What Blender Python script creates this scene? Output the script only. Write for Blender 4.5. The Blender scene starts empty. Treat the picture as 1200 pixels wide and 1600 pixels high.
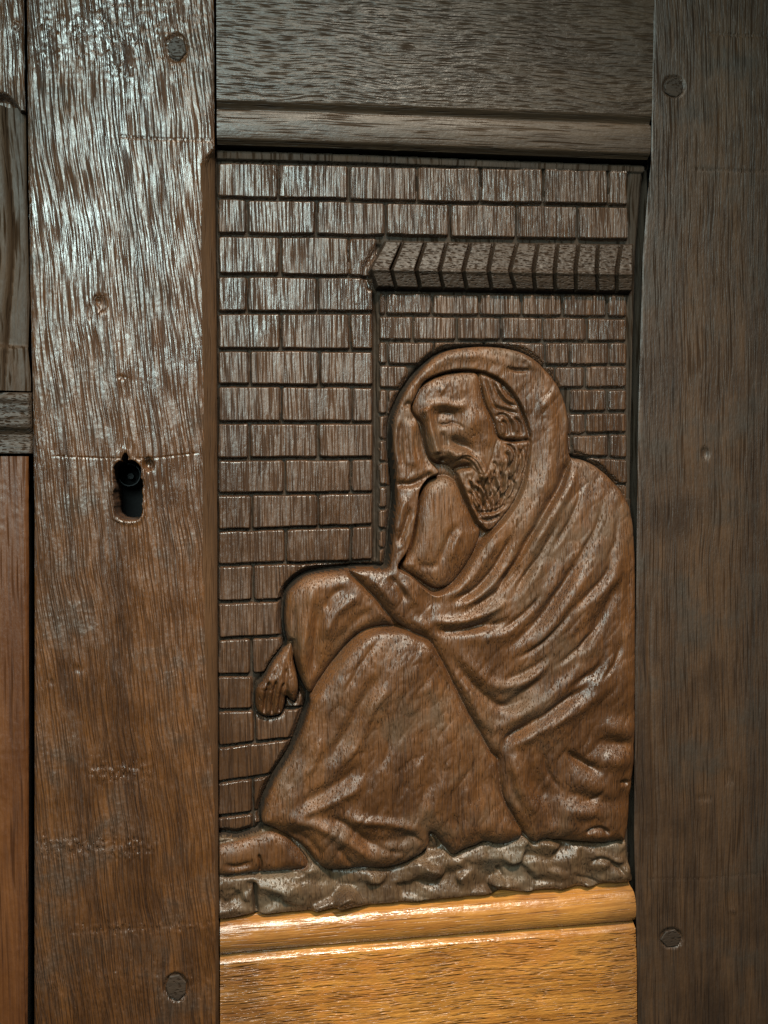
import bpy, math, random
import numpy as np
from mathutils import Matrix, Vector

# ------------------------------------------------------------------ camera
S = 0.0004                      # metres per photograph pixel on the door's face
F = 1500.0                      # focal length in photograph pixels
CX, CY = 600.0, 800.0
D = F * S
r1 = np.array([9880.0, -205.0, F]); r1 /= np.linalg.norm(r1)          # door's right, seen from the camera
r2 = np.array([-304.0, 40200.0, F]); r2 -= r2.dot(r1) * r1; r2 /= np.linalg.norm(r2)   # door's down
r3 = np.cross(r1, r2)                                                # into the door
def to_world(v):
    return np.array([v @ r1, v @ r3, -(v @ r2)])
cam_right = to_world(np.array([1.0, 0, 0])); cam_down = to_world(np.array([0, 1.0, 0])); cam_fwd = to_world(np.array([0, 0, 1.0]))
CAM = -cam_fwd * D
scene = bpy.context.scene
cd = bpy.data.cameras.new("camera"); cam = bpy.data.objects.new("camera", cd)
scene.collection.objects.link(cam)
m = Matrix.Identity(4)
for i in range(3):
    m[i][0] = cam_right[i]; m[i][1] = -cam_down[i]; m[i][2] = -cam_fwd[i]; m[i][3] = CAM[i]
cam.matrix_world = m
cd.sensor_fit = 'VERTICAL'; cd.sensor_height = 36.0; cd.lens = 36.0 * F / 1600.0
cd.clip_start = 0.01; cd.clip_end = 50
scene.camera = cam

def plane_pt(px, py, h):
    """point on the plane h pixels in front of the brick faces that the photograph shows at px, py"""
    px = np.asarray(px, float); py = np.asarray(py, float); h = np.asarray(h, float)
    a = (px - CX) / F; b = (py - CY) / F
    d = cam_fwd + a[..., None] * cam_right + b[..., None] * cam_down
    t = (-h * S - CAM[1]) / d[..., 1]
    return CAM + t[..., None] * d
def W(px, py, h, href):
    p = plane_pt(px, py, np.zeros_like(np.asarray(px, float)) + href)
    p[..., 1] = -np.asarray(h) * S
    return p

# ------------------------------------------------------------------ light
world = bpy.data.worlds.new("World"); scene.world = world; world.use_nodes = True
bg = world.node_tree.nodes["Background"]
bg.inputs[0].default_value = (0.35, 0.90, 0.95, 1); bg.inputs[1].default_value = 0.022
def area(name, pos, target, sx, sy, power, col):
    ld = bpy.data.lights.new(name, 'AREA'); ld.shape = 'RECTANGLE'; ld.size = sx; ld.size_y = sy
    ld.energy = power; ld.color = col
    o = bpy.data.objects.new(name, ld); scene.collection.objects.link(o)
    o.location = pos
    o.rotation_euler = (Vector(target) - Vector(pos)).to_track_quat('-Z', 'Y').to_euler()
    return o
Hs = plane_pt(np.array(110.0), np.array(320.0), np.array(20.0))
rf = Hs - CAM; rf = rf / np.linalg.norm(rf); rf[1] *= -1
win = Hs + rf * 1.15
area("window_light", win, (0, 0, 0), 0.38, 0.46, 17.0, (0.76, 1.0, 0.97))
sd = bpy.data.lights.new("room_lamp", 'SPOT'); sd.energy = 210.0; sd.color = (1.0, 0.90, 0.73)
sd.spot_size = math.radians(36); sd.spot_blend = 1.0; sd.shadow_soft_size = 0.09
so = bpy.data.objects.new("room_lamp", sd); scene.collection.objects.link(so)
so.location = (0.14, -1.00, 1.12)
so.rotation_euler = (Vector((-0.02, 0, -0.345)) - Vector(so.location)).to_track_quat('-Z', 'Y').to_euler()
vs = scene.view_settings
vs.view_transform = 'Standard'; vs.look = 'None'; vs.gamma = 1.0; vs.use_curve_mapping = False; vs.exposure = 0.0

# ------------------------------------------------------------------ materials
def wood(name, axis, dark, light, rough=0.42, bump=1.0, pore=(5.0, 70.0), pore_amt=0.65, blotch=None, seed=0.0,
         tilt=0.0, crackle=0.0, ends=None, spec=0.5, lo=0.52, rough_var=0.18, warp=26.0, tone=0.5, flk=0.75):
    mt = bpy.data.materials.new(name); mt.use_nodes = True
    nt = mt.node_tree; N = nt.nodes; L = nt.links
    b = N["Principled BSDF"]
    tc = N.new("ShaderNodeTexCoord")
    mp = N.new("ShaderNodeMapping"); k = 1.0 / S
    mp.inputs["Scale"].default_value = (k, k, k)
    mp.inputs["Location"].default_value = (seed * 731.0, seed * 377.0, seed * 517.0)
    mp.inputs["Rotation"].default_value = (0, tilt, 0)
    L.new(tc.outputs["Object"], mp.inputs[0])
    def noise(vec, scale, detail=2.0, rough_=0.5):
        n = N.new("ShaderNodeTexNoise"); n.inputs["Scale"].default_value = scale
        n.inputs["Detail"].default_value = detail; n.inputs["Roughness"].default_value = rough_
        L.new(vec, n.inputs["Vector"]); return n
    def math_(op, a, bb, clamp=False):
        n = N.new("ShaderNodeMath"); n.operation = op; n.use_clamp = clamp
        for i, v in enumerate((a, bb)):
            if isinstance(v, (int, float)): n.inputs[i].default_value = v
            else: L.new(v, n.inputs[i])
        return n.outputs[0]
    def ramp(v, a, c, o0=0.0, o1=1.0):
        n = N.new("ShaderNodeMapRange"); n.inputs[1].default_value = a; n.inputs[2].default_value = c
        n.inputs[3].default_value = o0; n.inputs[4].default_value = o1; n.interpolation_type = 'SMOOTHSTEP'
        L.new(v, n.inputs[0]); return n.outputs[0]
    # the grain wanders
    wn = noise(mp.outputs[0], 1 / 170.0, 1.5)
    sub = N.new("ShaderNodeVectorMath"); sub.operation = 'SUBTRACT'; sub.inputs[1].default_value = (.5, .5, .5)
    L.new(wn.outputs["Color"], sub.inputs[0])
    mul = N.new("ShaderNodeVectorMath"); mul.operation = 'MULTIPLY'
    mul.inputs[1].default_value = (warp, 0, 6.0) if axis == 'Z' else (6.0, 0, warp)
    L.new(sub.outputs[0], mul.inputs[0])
    add = N.new("ShaderNodeVectorMath"); add.operation = 'ADD'
    L.new(mp.outputs[0], add.inputs[0]); L.new(mul.outputs[0], add.inputs[1])
    def stretched(wide, long_):
        s = N.new("ShaderNodeVectorMath"); s.operation = 'MULTIPLY'
        s.inputs[1].default_value = (1 / wide, 1 / wide, 1 / long_) if axis == 'Z' else (1 / long_, 1 / wide, 1 / wide)
        L.new(add.outputs[0], s.inputs[0]); return s.outputs[0]
    pn = noise(stretched(*pore), 1.0, 1.0, 0.4).outputs[0]
    pores = ramp(pn, lo, lo + 0.22)
    fibre = noise(stretched(2.4, 90.0), 1.0, 2.0, 0.6).outputs[0]
    band = noise(stretched(34.0, 620.0), 1.0, 3.0, 0.55).outputs[0]
    fleck = noise(stretched(3.2, 9.0), 1.0, 2.0, 0.6).outputs[0]
    blot = noise(mp.outputs[0], 1 / 120.0, 4.0, 0.6).outputs[0]
    blot2 = noise(mp.outputs[0], 1 / 34.0, 3.0, 0.6).outputs[0]
    t = math_('ADD', math_('MULTIPLY', ramp(band, 0.3, 0.7), tone), math_('MULTIPLY', ramp(fibre, 0.3, 0.7), 1.0 - tone))
    t = math_('MULTIPLY', t, ramp(blot, 0.25, 0.62, 0.35, 1.0))
    mix = N.new("ShaderNodeMix"); mix.data_type = 'RGBA'
    mix.inputs[6].default_value = (*dark, 1); mix.inputs[7].default_value = (*light, 1)
    L.new(t, mix.inputs[0]); col = mix.outputs[2]
    if blotch is not None:
        m2 = N.new("ShaderNodeMix"); m2.data_type = 'RGBA'; m2.inputs[7].default_value = (*blotch, 1)
        L.new(ramp(math_('ADD', math_('MULTIPLY', blot, 0.7), math_('MULTIPLY', blot2, 0.3)), 0.48, 0.66, 0.0, 0.75), m2.inputs[0])
        L.new(col, m2.inputs[6]); col = m2.outputs[2]
    if ends is not None:                                       # handling grime gathered at the two ends of a rail
        sp = N.new("ShaderNodeSeparateXYZ"); L.new(tc.outputs["Object"], sp.inputs[0])
        fx = math_('MULTIPLY', math_('ADD', sp.outputs[0], math_('MULTIPLY', math_('SUBTRACT', blot, 0.5), 0.14)), 1.0)
        g = math_('MAXIMUM', ramp(fx, ends[0], ends[0] + 0.075, 1.0, 0.0), ramp(fx, ends[1] - 0.05, ends[1] + 0.005, 0.0, 0.9))
        m3 = N.new("ShaderNodeMix"); m3.data_type = 'RGBA'; m3.inputs[7].default_value = (0.085, 0.038, 0.017, 1)
        L.new(math_('MULTIPLY', g, 0.55), m3.inputs[0]); L.new(col, m3.inputs[6]); col = m3.outputs[2]
    dk = N.new("ShaderNodeMix"); dk.data_type = 'RGBA'; dk.blend_type = 'MULTIPLY'
    dk.inputs[7].default_value = (0.30, 0.27, 0.26, 1)
    L.new(math_('MULTIPLY', pores, pore_amt), dk.inputs[0]); L.new(col, dk.inputs[6])
    L.new(dk.outputs[2], b.inputs["Base Color"])
    # relief of the open grain
    h = math_('ADD', math_('MULTIPLY', pores, -1.0), math_('MULTIPLY', fibre, 0.55))
    h = math_('ADD', h, math_('MULTIPLY', fleck, flk))
    h = math_('ADD', h, math_('MULTIPLY', blot2, 0.9))
    if crackle > 0:
        v = N.new("ShaderNodeTexVoronoi"); v.inputs["Scale"].default_value = 1 / 7.0; v.feature = 'F1'
        L.new(add.outputs[0], v.inputs["Vector"])
        h = math_('ADD', h, math_('MULTIPLY', math_('MULTIPLY', v.outputs[0], ramp(blot, 0.5, 0.62)), crackle))
    bp = N.new("ShaderNodeBump"); bp.inputs["Strength"].default_value = 1.0
    bp.inputs["Distance"].default_value = S * bump
    L.new(h, bp.inputs["Height"]); L.new(bp.outputs[0], b.inputs["Normal"])
    r = ramp(math_('ADD', math_('MULTIPLY', blot, 0.6), math_('MULTIPLY', fleck, 0.4)), 0.3, 0.7, rough - rough_var / 2, rough + rough_var / 2)
    r = math_('ADD', r, math_('MULTIPLY', pores, 0.35), True)
    L.new(r, b.inputs["Roughness"])
    L.new(math_("SUBTRACT", spec, math_("MULTIPLY", pores, 0.8 * spec)), b.inputs["Specular IOR Level"])
    return mt
def plain(name, col, rough=0.5, metal=0.0):
    mt = bpy.data.materials.new(name); mt.use_nodes = True
    b = mt.node_tree.nodes["Principled BSDF"]
    n = mt.node_tree.nodes.new("ShaderNodeTexNoise"); n.inputs["Scale"].default_value = 900
    mr = mt.node_tree.nodes.new("ShaderNodeMix"); mr.data_type = 'RGBA'
    mr.inputs[6].default_value = (*[c * 0.7 for c in col], 1); mr.inputs[7].default_value = (*[c * 1.2 for c in col], 1)
    mt.node_tree.links.new(n.outputs[0], mr.inputs[0]); mt.node_tree.links.new(mr.outputs[2], b.inputs["Base Color"])
    b.inputs["Roughness"].default_value = rough; b.inputs["Metallic"].default_value = metal; b.inputs["Specular IOR Level"].default_value = 0.12
    return mt
M = {}
END0 = float(plane_pt(np.array(342.0), np.array(1500.0), np.array(16.0))[0]); END1 = float(plane_pt(np.array(994.0), np.array(1500.0), np.array(16.0))[0])
M['stile'] = wood('weathered_oak', 'Z', (0.033, 0.0128, 0.0046), (0.132, 0.048, 0.0108), rough=0.36, bump=1.25, pore=(2.1, 60.0), lo=0.455, spec=0.95, warp=20.0, rough_var=0.30,
                  blotch=(0.044, 0.024, 0.013), tilt=math.radians(5), crackle=0.45, seed=1, pore_amt=0.55, flk=0.45)
M['chamfer'] = wood('planed_chamfer_oak', 'Z', (0.046, 0.022, 0.010), (0.092, 0.042, 0.017), rough=0.58, bump=0.5, pore=(2.6, 60.0), seed=13, spec=0.35, pore_amt=0.4)
M['stile_right'] = wood('dark_oak', 'Z', (0.018, 0.0095, 0.0055), (0.066, 0.031, 0.0125), rough=0.50, bump=0.8, pore=(2.1, 80.0),
                  blotch=(0.026, 0.017, 0.011), seed=2, warp=14, pore_amt=0.55)
M['rail_top'] = wood('brown_oak_rail', 'X', (0.024, 0.013, 0.007), (0.052, 0.029, 0.015), rough=0.44, bump=1.0, pore=(1.9, 30.0),
                  seed=3, warp=22, pore_amt=0.35, lo=0.5)
M['mould_top'] = wood('brown_oak_moulding', 'X', (0.030, 0.016, 0.009), (0.062, 0.033, 0.016), rough=0.46, bump=0.7, pore=(2.4, 60.0), seed=14, warp=8, pore_amt=0.5, lo=0.54)
M['rail_bottom'] = wood('golden_oak_rail', 'X', (0.20, 0.068, 0.012), (0.56, 0.245, 0.050), rough=0.30, bump=1.7, pore=(2.3, 30.0),
                  pore_amt=0.55, blotch=(0.36, 0.125, 0.022), seed=4, warp=14, lo=0.52, ends=(END0, END1))
M['mould_bottom'] = wood('golden_oak_moulding', 'X', (0.20, 0.070, 0.015), (0.52, 0.230, 0.052), rough=0.27, bump=0.8, pore=(2.2, 60.0),
                  pore_amt=0.6, blotch=(0.24, 0.085, 0.020), seed=15, warp=8, lo=0.56, ends=(END0, END1), spec=0.7)
M['panel'] = wood('carved_oak', 'Z', (0.036, 0.0140, 0.005), (0.135, 0.050, 0.0125), rough=0.50, bump=1.0, pore=(2.0, 34.0), lo=0.56,
                  blotch=(0.070, 0.036, 0.016), seed=5, warp=8, rough_var=0.30, pore_amt=0.42)
M['brick'] = wood('carved_oak_brick', 'Z', (0.034, 0.0150, 0.0068), (0.088, 0.0375, 0.0140), rough=0.39, bump=1.15, pore=(2.1, 60.0), lo=0.47, spec=0.8, rough_var=0.3,
                  seed=6, warp=5, pore_amt=0.6, flk=0.45)
M['board'] = wood('rough_cut_oak', 'Z', (0.016, 0.010, 0.006), (0.034, 0.020, 0.011), rough=0.75, bump=0.8, pore=(4.0, 60.0), seed=7, spec=0.25)
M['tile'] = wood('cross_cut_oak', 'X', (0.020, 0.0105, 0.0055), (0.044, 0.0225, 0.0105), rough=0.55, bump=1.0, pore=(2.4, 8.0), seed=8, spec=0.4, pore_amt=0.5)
M['ground'] = wood('gouged_oak', 'Z', (0.044, 0.022, 0.011), (0.118, 0.066, 0.032), rough=0.42, bump=0.8, pore=(2.6, 26.0), seed=9, pore_amt=0.4, blotch=(0.095, 0.068, 0.044))
M['peg'] = wood('end_grain_peg', 'X', (0.018, 0.011, 0.007), (0.042, 0.024, 0.014), rough=0.62, bump=0.5, pore=(3.0, 5.0), seed=10, pore_amt=0.4, spec=0.3)
M['recess'] = wood('brown_recess_oak', 'Z', (0.030, 0.016, 0.008), (0.060, 0.030, 0.013), rough=0.62, bump=0.6, pore=(3.5, 60.0), seed=12, spec=0.35)
M['red'] = wood('red_brown_oak', 'Z', (0.050, 0.016, 0.005), (0.115, 0.040, 0.011), rough=0.40, bump=0.6, pore=(3.5, 110.0), seed=11, warp=6)
M['iron'] = plain('black_iron', (0.006, 0.007, 0.008), 0.45, 0.0)
M['steel'] = plain('worn_steel', (0.05, 0.055, 0.06), 0.35, 0.8)
M['void'] = plain('dark_interior', (0.006, 0.006, 0.006), 0.9)

# ------------------------------------------------------------------ helpers
col = scene.collection
rng = np.random.default_rng(7)
def sstep(a, b, x):
    t = np.clip((x - a) / (b - a), 0, 1); return t * t * (3 - 2 * t)
def vnoise(X, Y, sx, sy, seed=0, octaves=1):
    out = np.zeros_like(X, dtype=float); amp = 1.0; tot = 0
    for o in range(octaves):
        r = np.random.default_rng(seed * 97 + o).random((256, 256))
        u = X / sx * 2 ** o + 1000; v = Y / sy * 2 ** o + 1000
        iu = np.floor(u).astype(int); iv = np.floor(v).astype(int)
        fu = u - iu; fv = v - iv; fu = fu * fu * (3 - 2 * fu); fv = fv * fv * (3 - 2 * fv)
        a = r[iv % 256, iu % 256]; b = r[iv % 256, (iu + 1) % 256]
        c = r[(iv + 1) % 256, iu % 256]; d = r[(iv + 1) % 256, (iu + 1) % 256]
        out += amp * ((a * (1 - fu) + b * fu) * (1 - fv) + (c * (1 - fu) + d * fu) * fv - 0.5)
        tot += amp; amp *= 0.5
    return out / tot * 2
def crom(pts, n=5, closed=False):
    p = np.array(pts, float)
    if closed: p = np.vstack([p[-1], p, p[0], p[1]])
    else: p = np.vstack([2 * p[0] - p[1], p, 2 * p[-1] - p[-2]])
    out = []
    for i in range(1, len(p) - 2):
        a, b, c, d = p[i - 1], p[i], p[i + 1], p[i + 2]
        for k in range(n):
            t = k / n
            out.append(0.5 * (2 * b + (c - a) * t + (2 * a - 5 * b + 4 * c - d) * t * t + (3 * b - a - 3 * c + d) * t ** 3))
    if not closed: out.append(p[-2])
    return np.array(out)
def parent_to(o, parent):
    o.parent = parent
    if parent is not None: o.matrix_parent_inverse = parent.matrix_world.inverted()
def mesh_obj(name, verts, faces, mat, parent=None, normals=None, smooth=True):
    me = bpy.data.meshes.new(name)
    verts = np.asarray(verts, np.float32); faces = np.asarray(faces, np.int32)
    k = faces.shape[1]
    me.vertices.add(len(verts)); me.vertices.foreach_set('co', verts.ravel())
    me.loops.add(faces.size); me.loops.foreach_set('vertex_index', faces.ravel())
    me.polygons.add(len(faces)); me.polygons.foreach_set('loop_start', np.arange(0, faces.size, k, dtype=np.int32))
    me.update(calc_edges=True); me.validate()
    me.polygons.foreach_set('use_smooth', np.full(len(me.polygons), smooth))
    me.materials.append(M[mat])
    if normals is not None:
        me.normals_split_custom_set_from_vertices([tuple(v) for v in normals.tolist()])
    o = bpy.data.objects.new(name, me); col.objects.link(o)
    parent_to(o, parent)
    return o
def empty(name, loc, label, cat):
    o = bpy.data.objects.new(name, None); o.location = loc; col.objects.link(o)
    o['label'] = label; o['category'] = cat; o.empty_display_size = 0.02
    bpy.context.view_layer.update()
    return o
def curve_at(pts, y):
    p = np.array(pts, float); return np.interp(y, p[:, 1], p[:, 0])

def plank(name, left, right, y0, y1, hfun, mat, parent, href, step=2.5, back=-45.0, xfine=None, yfine=None, under=0.0, under_r=0.0, piece=None):
    """vertical board between two edge curves; hfun(X, Y, dl, dr) gives the height of its face"""
    def axis_vals(a, b, fine):
        v = list(np.arange(a, b, step)) + [b]
        if fine: v += list(np.arange(fine[0], fine[1], 0.8))
        return np.unique(np.round(v, 3))
    gy = axis_vals(y0, y1, yfine)
    wl = curve_at(left, gy); wr = curve_at(right, gy)
    w = float(np.mean(wr - wl))
    s = axis_vals(0.0, w, (xfine[0], xfine[1]) if xfine else None) / w
    X = wl[:, None] + (wr - wl)[:, None] * s[None, :]; Y = np.repeat(gy[:, None], len(s), 1)
    dl = X - wl[:, None]; dr = wr[:, None] - X
    Hh = hfun(X, Y, dl, dr)
    P = W(X, Y, Hh, href)
    ny, nx = X.shape
    idx = np.arange(ny * nx).reshape(ny, nx)
    f = [np.stack([idx[:-1, :-1], idx[1:, :-1], idx[1:, 1:], idx[:-1, 1:]], -1).reshape(-1, 4)]
    V = [P.reshape(-1, 3)]; base = ny * nx
    ring = np.concatenate([idx[0, :], idx[1:, -1], idx[-1, -2::-1], idx[-2:0:-1, 0]])
    bk = P.reshape(-1, 3)[ring].copy(); bk[:, 1] = -back * S
    bk[np.isin(ring, idx[:, 0]), 0] += under * S                    # edge planed back behind the face
    bk[np.isin(ring, idx[:, -1]), 0] -= under_r * S
    V.append(P.reshape(-1, 3)[ring].copy()); V.append(bk)
    n = len(ring); a = base + np.arange(n); b2 = base + n + np.arange(n)
    f.append(np.stack([a, np.roll(a, -1), np.roll(b2, -1), b2], -1))
    if piece is None: return mesh_obj(name, np.vstack(V), np.vstack(f), mat, parent)
    pname, pmat, pfun = piece
    mk = pfun(X, Y, dl, dr)[:-1, :-1].reshape(-1)
    o_ = mesh_obj(name, np.vstack(V), np.vstack([f[0][~mk], f[1]]), mat, parent)
    u, inv = np.unique(f[0][mk], return_inverse=True)
    mesh_obj(pname, V[0][u], inv.reshape(-1, 4), pmat, o_)
    return o_
def seg_dist(X, Y, pts):
    d = np.full(X.shape, 1e9); tt = np.zeros(X.shape); side = np.zeros(X.shape)
    p = np.asarray(pts, float); L = np.concatenate([[0], np.cumsum(np.hypot(*np.diff(p, axis=0).T))]); tot = L[-1]
    for i in range(len(p) - 1):
        a = p[i]; e = p[i + 1] - a; l2 = e @ e + 1e-9
        t = np.clip(((X - a[0]) * e[0] + (Y - a[1]) * e[1]) / l2, 0, 1)
        dx = X - a[0] - t * e[0]; dy = Y - a[1] - t * e[1]; dd = np.hypot(dx, dy)
        q = dd < d
        d = np.where(q, dd, d); tt = np.where(q, (L[i] + t * math.sqrt(l2)) / tot, tt)
        side = np.where(q, np.sign(e[0] * dy - e[1] * dx), side)
    return d, tt, side

# ------------------------------------------------------------------ the door
base_pt = plane_pt(np.array(660.0), np.array(1660.0), np.array(0.0))
door = empty('cabinet_door', tuple(base_pt), 'dark oak cabinet door with a carved panel of a seated hooded bearded man', 'door')

# edges traced on the door
LS_L = [(40, -80), (41, 0), (43, 240), (47, 480), (50, 600), (53, 800), (53, 1200), (53, 1600), (53, 1680)]
LS_R = [(333.5, -80), (334, 0), (335, 222), (338, 500), (339, 900), (340, 1200), (342, 1437), (342, 1680)]
RS_L = [(1023, -80), (1022, 0), (1018, 250), (1012, 310), (1005, 400), (998, 650), (995, 900), (993, 1050), (991, 1300), (993, 1400), (996, 1500), (998, 1680)]
RS_R = [(1300, -80), (1290, 1680)]
FACE = 22.0
KX, KY = 199.0, 741.0                                   # keyhole: round head above, slot below
def keyhole_sd(X, Y):
    head = 22.0 - np.hypot(X - KX, (Y - KY))
    bx = np.abs(X - (KX + 1.5)) - 21.5; by = np.abs(Y - 776.0) - 36.0
    q = np.hypot(np.maximum(bx + 14, 0), np.maximum(by + 14, 0)) + np.minimum(np.maximum(bx + 14, by + 14), 0) - 14
    tip = 5.0 - np.hypot(X - 195, (Y - 716) * 0.6)
    return np.maximum(np.maximum(head, -q), tip) + 2.4 * vnoise(X, Y, 8, 10, 77, 2)
def scribe(X, Y, pts, depth, w):
    x0, x1 = min(p[0] for p in pts) - 8, max(p[0] for p in pts) + 8
    d, t, s = seg_dist(X, Y, pts)
    return -depth * np.exp(-(d / w) ** 2)
def left_stile_h(X, Y, dl, dr):
    h = FACE + 1.0 * vnoise(X, Y, 60, 260, 1, 2) + 0.35 * vnoise(X, Y, 9, 40, 2, 2)
    h -= 5.0 * np.exp(-(dl / 2.5)) + 2.5 * np.exp(-(dr / 2.0))
    cw = chamfer_width(Y)
    t = np.clip((cw - dr) / np.maximum(cw, 1e-3), 0, 1) * (cw > 0.5)
    h -= t * 18.0 * np.minimum(1, cw / 12.0)
    d0 = scribe(X, Y, [(188, 213), (260, 218), (334, 219)], 1.5, 1.5); h += d0
    h += scribe(X, Y, [(86, 713), (160, 716), (240, 716), (308, 708)], 0.7, 1.6)
    h += scribe(X, Y, [(278, 1270), (277, 1350), (276, 1448)], 1.4, 1.6)
    h += scribe(X, Y, [(110, 1458), (200, 1452), (340, 1440)], 0.5, 2.0)
    # dents and pulled nail holes
    for (x, y, rx, ry, dp) in ((159, 474, 9, 14, 5), (152, 470, 5, 6, 4), (231, 726, 7, 9, 12), (139, 488, 4, 12, 3),
                               (190, 590, 8, 3, 2), (120, 1045, 12, 6, 0.9), (78, 1066, 9, 5, 0.7), (64, 40, 3, 4, 2)):
        h -= dp * np.exp(-(((X - x) / rx) ** 2 + ((Y - y) / ry) ** 2) ** 1.5)
    # worn, blistered varnish in bands
    for (yc, hw, x0, x1, a) in ((1205, 22, 140, 235, 1.7), (1322, 20, 60, 240, 1.7), (1450, 12, 110, 340, 1.1), (60, 75, 50, 330, 1.0), (1540, 50, 60, 330, 0.6)):
        mk = np.exp(-((Y - yc) / hw) ** 2) * sstep(x0 - 20, x0 + 20, X) * (1 - sstep(x1 - 25, x1 + 25, X))
        h += mk * a * vnoise(X, Y, 6.5, 5.5, int(yc), 2)
    k = keyhole_sd(X, Y)
    h += 1.5 * np.exp(-(k + 4) ** 2 / 10.0)
    h = np.where(k > -1.0, h - 110.0 * sstep(-1.0, 2.6, k), h)
    for (x, y, w, hh) in PEGS_L:
        rd = np.hypot((X - x) / (w + 1), (Y - y) / (hh + 1))
        h = np.where(rd < 1.08, h - 5.0 * (1 - sstep(0.96, 1.08, rd)), h)
    return h
PEGS_L = [(276, 74, 17, 21), (275, 1543, 17, 21)]
PEGS_R = [(1053, 135, 16, 16), (1049, 1466, 17, 15)]
def right_stile_h(X, Y, dl, dr):
    h = FACE + 1.2 * vnoise(X, Y, 70, 380, 3, 2) + 0.3 * vnoise(X, Y, 7, 60, 4, 2)
    h -= 1.2 * np.exp(-(dl / 1.2))
    h -= 2.5 * np.exp(-((dl - 26 - 6 * np.sin(Y / 90)) / 4) ** 2) * sstep(900, 1000, Y) * (1 - sstep(1330, 1420, Y))
    h += scribe(X, Y, [(1085, 264), (1140, 267), (1230, 268)], 1.0, 1.8)
    h += scribe(X, Y, [(1110, 52), (1150, 55), (1230, 57)], 1.4, 2.2)
    h += scribe(X, Y, [(1010, 1374), (1090, 1374), (1200, 1364)], 0.6, 1.6)
    for (x, y, rx, ry, dp) in ((1102, 708, 6, 9, 4), (1146, 1424, 4, 4, -2), (1139, 1215, 9, 12, 1.6), (1100, 1247, 12, 6, 1.4)):
        h -= dp * np.exp(-(((X - x) / rx) ** 2 + ((Y - y) / ry) ** 2) ** 1.5)
    for (x, y, w, hh) in PEGS_R:
        rd = np.hypot((X - x) / (w + 0.5), (Y - y) / (hh + 0.5))
        h = np.where(rd < 1.08, h - 4.0 * (1 - sstep(0.96, 1.08, rd)), h)
    return h
def chamfer_width(Y):
    return (22.0 + 1.6 * vnoise(Y, Y * 0.0, 40, 40, 71, 2)) * sstep(224, 262, Y) * (1 - 0.75 * sstep(900, 1330, Y))
left_stile = plank('stile', LS_L, LS_R, -80, 1680, left_stile_h, 'stile', door, FACE, step=2.4, xfine=(125, 172), yfine=(706, 818),
                   piece=('chamfer', 'chamfer', lambda X, Y, dl, dr: (dr < chamfer_width(Y) + 1.0) & (Y > 226)))
left_stile['label'] = 'wide worn left stile with a keyhole'
right_stile = plank('stile', RS_L, RS_R, -80, 1680, right_stile_h, 'stile_right', door, FACE, step=2.6, under=34.0)
right_stile['label'] = 'dark right stile'

def peg(parent, x, y, w, h, sides, rot, hh):
    ang = rot + np.arange(sides) * 2 * math.pi / sides
    rr = 1.0 + 0.07 * rng.standard_normal(sides)
    ring = []
    for sc, lev in ((1.0, hh - 9), (1.0, hh - 0.8), (0.9, hh)):
        ring.append(W(x + w * sc * rr * np.cos(ang), y + h * sc * rr * np.sin(ang), np.full(sides, lev), FACE))
    V = np.vstack(ring + [W(np.array([float(x)]), np.array([float(y)]), np.array([hh + 0.2]), FACE)])
    f = []
    for k in range(2):
        for i in range(sides):
            j = (i + 1) % sides
            f += [(k * sides + i, (k + 1) * sides + i, k * sides + j), (k * sides + j, (k + 1) * sides + i, (k + 1) * sides + j)]
    for i in range(sides):
        f.append((2 * sides + i, 3 * sides, 2 * sides + (i + 1) % sides))
    return mesh_obj('peg', V, f, 'peg', parent, smooth=False)
peg(left_stile, 276, 74, 16, 20, 6, 0.3, FACE - 1.5)
peg(left_stile, 275, 1543, 17, 20, 7, 0.52, FACE - 0.3)
peg(right_stile, 1053, 135, 16, 16, 10, 0.0, FACE - 0.5)
peg(right_stile, 1049, 1466, 17, 15, 6, 0.9, FACE - 0.2)

# lock seen through the keyhole: a case with a round pin
def disc_tube(name, x, y, r0, r1_, h0, h1, n, mat, parent):
    a = np.arange(n) * 2 * math.pi / n
    R = [W(x + r0 * np.cos(a), y + r0 * np.sin(a), np.full(n, h0), 0), W(x + r0 * np.cos(a), y + r0 * np.sin(a), np.full(n, h1), 0),
         W(x + r1_ * np.cos(a), y + r1_ * np.sin(a), np.full(n, h1), 0), W(x + r1_ * np.cos(a), y + r1_ * np.sin(a), np.full(n, h0), 0)]
    f = []
    for k in range(3):
        for i in range(n):
            j = (i + 1) % n; f.append((k * n + i, k * n + j, (k + 1) * n + j, (k + 1) * n + i))
    return mesh_obj(name, np.vstack(R), f, mat, parent, smooth=False)
lk = W(np.array([165., 235., 235., 165.]), np.array([700., 700., 830., 830.]), np.full(4, -62.0), 0)
lk2 = lk.copy(); lk2[:, 1] += 0.004
lock = mesh_obj('lock', np.vstack([lk, lk2]), [(0, 1, 2, 3), (4, 7, 6, 5), (0, 4, 5, 1), (1, 5, 6, 2), (2, 6, 7, 3), (3, 7, 4, 0)], 'iron', left_stile, smooth=False)
disc_tube('pin_ring', 199, 742, 18, 16.6, -62, -26, 32, 'iron', lock)
disc_tube('lock_pin', 199, 744, 5, 0.2, -62, -44, 20, 'iron', lock)

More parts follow.
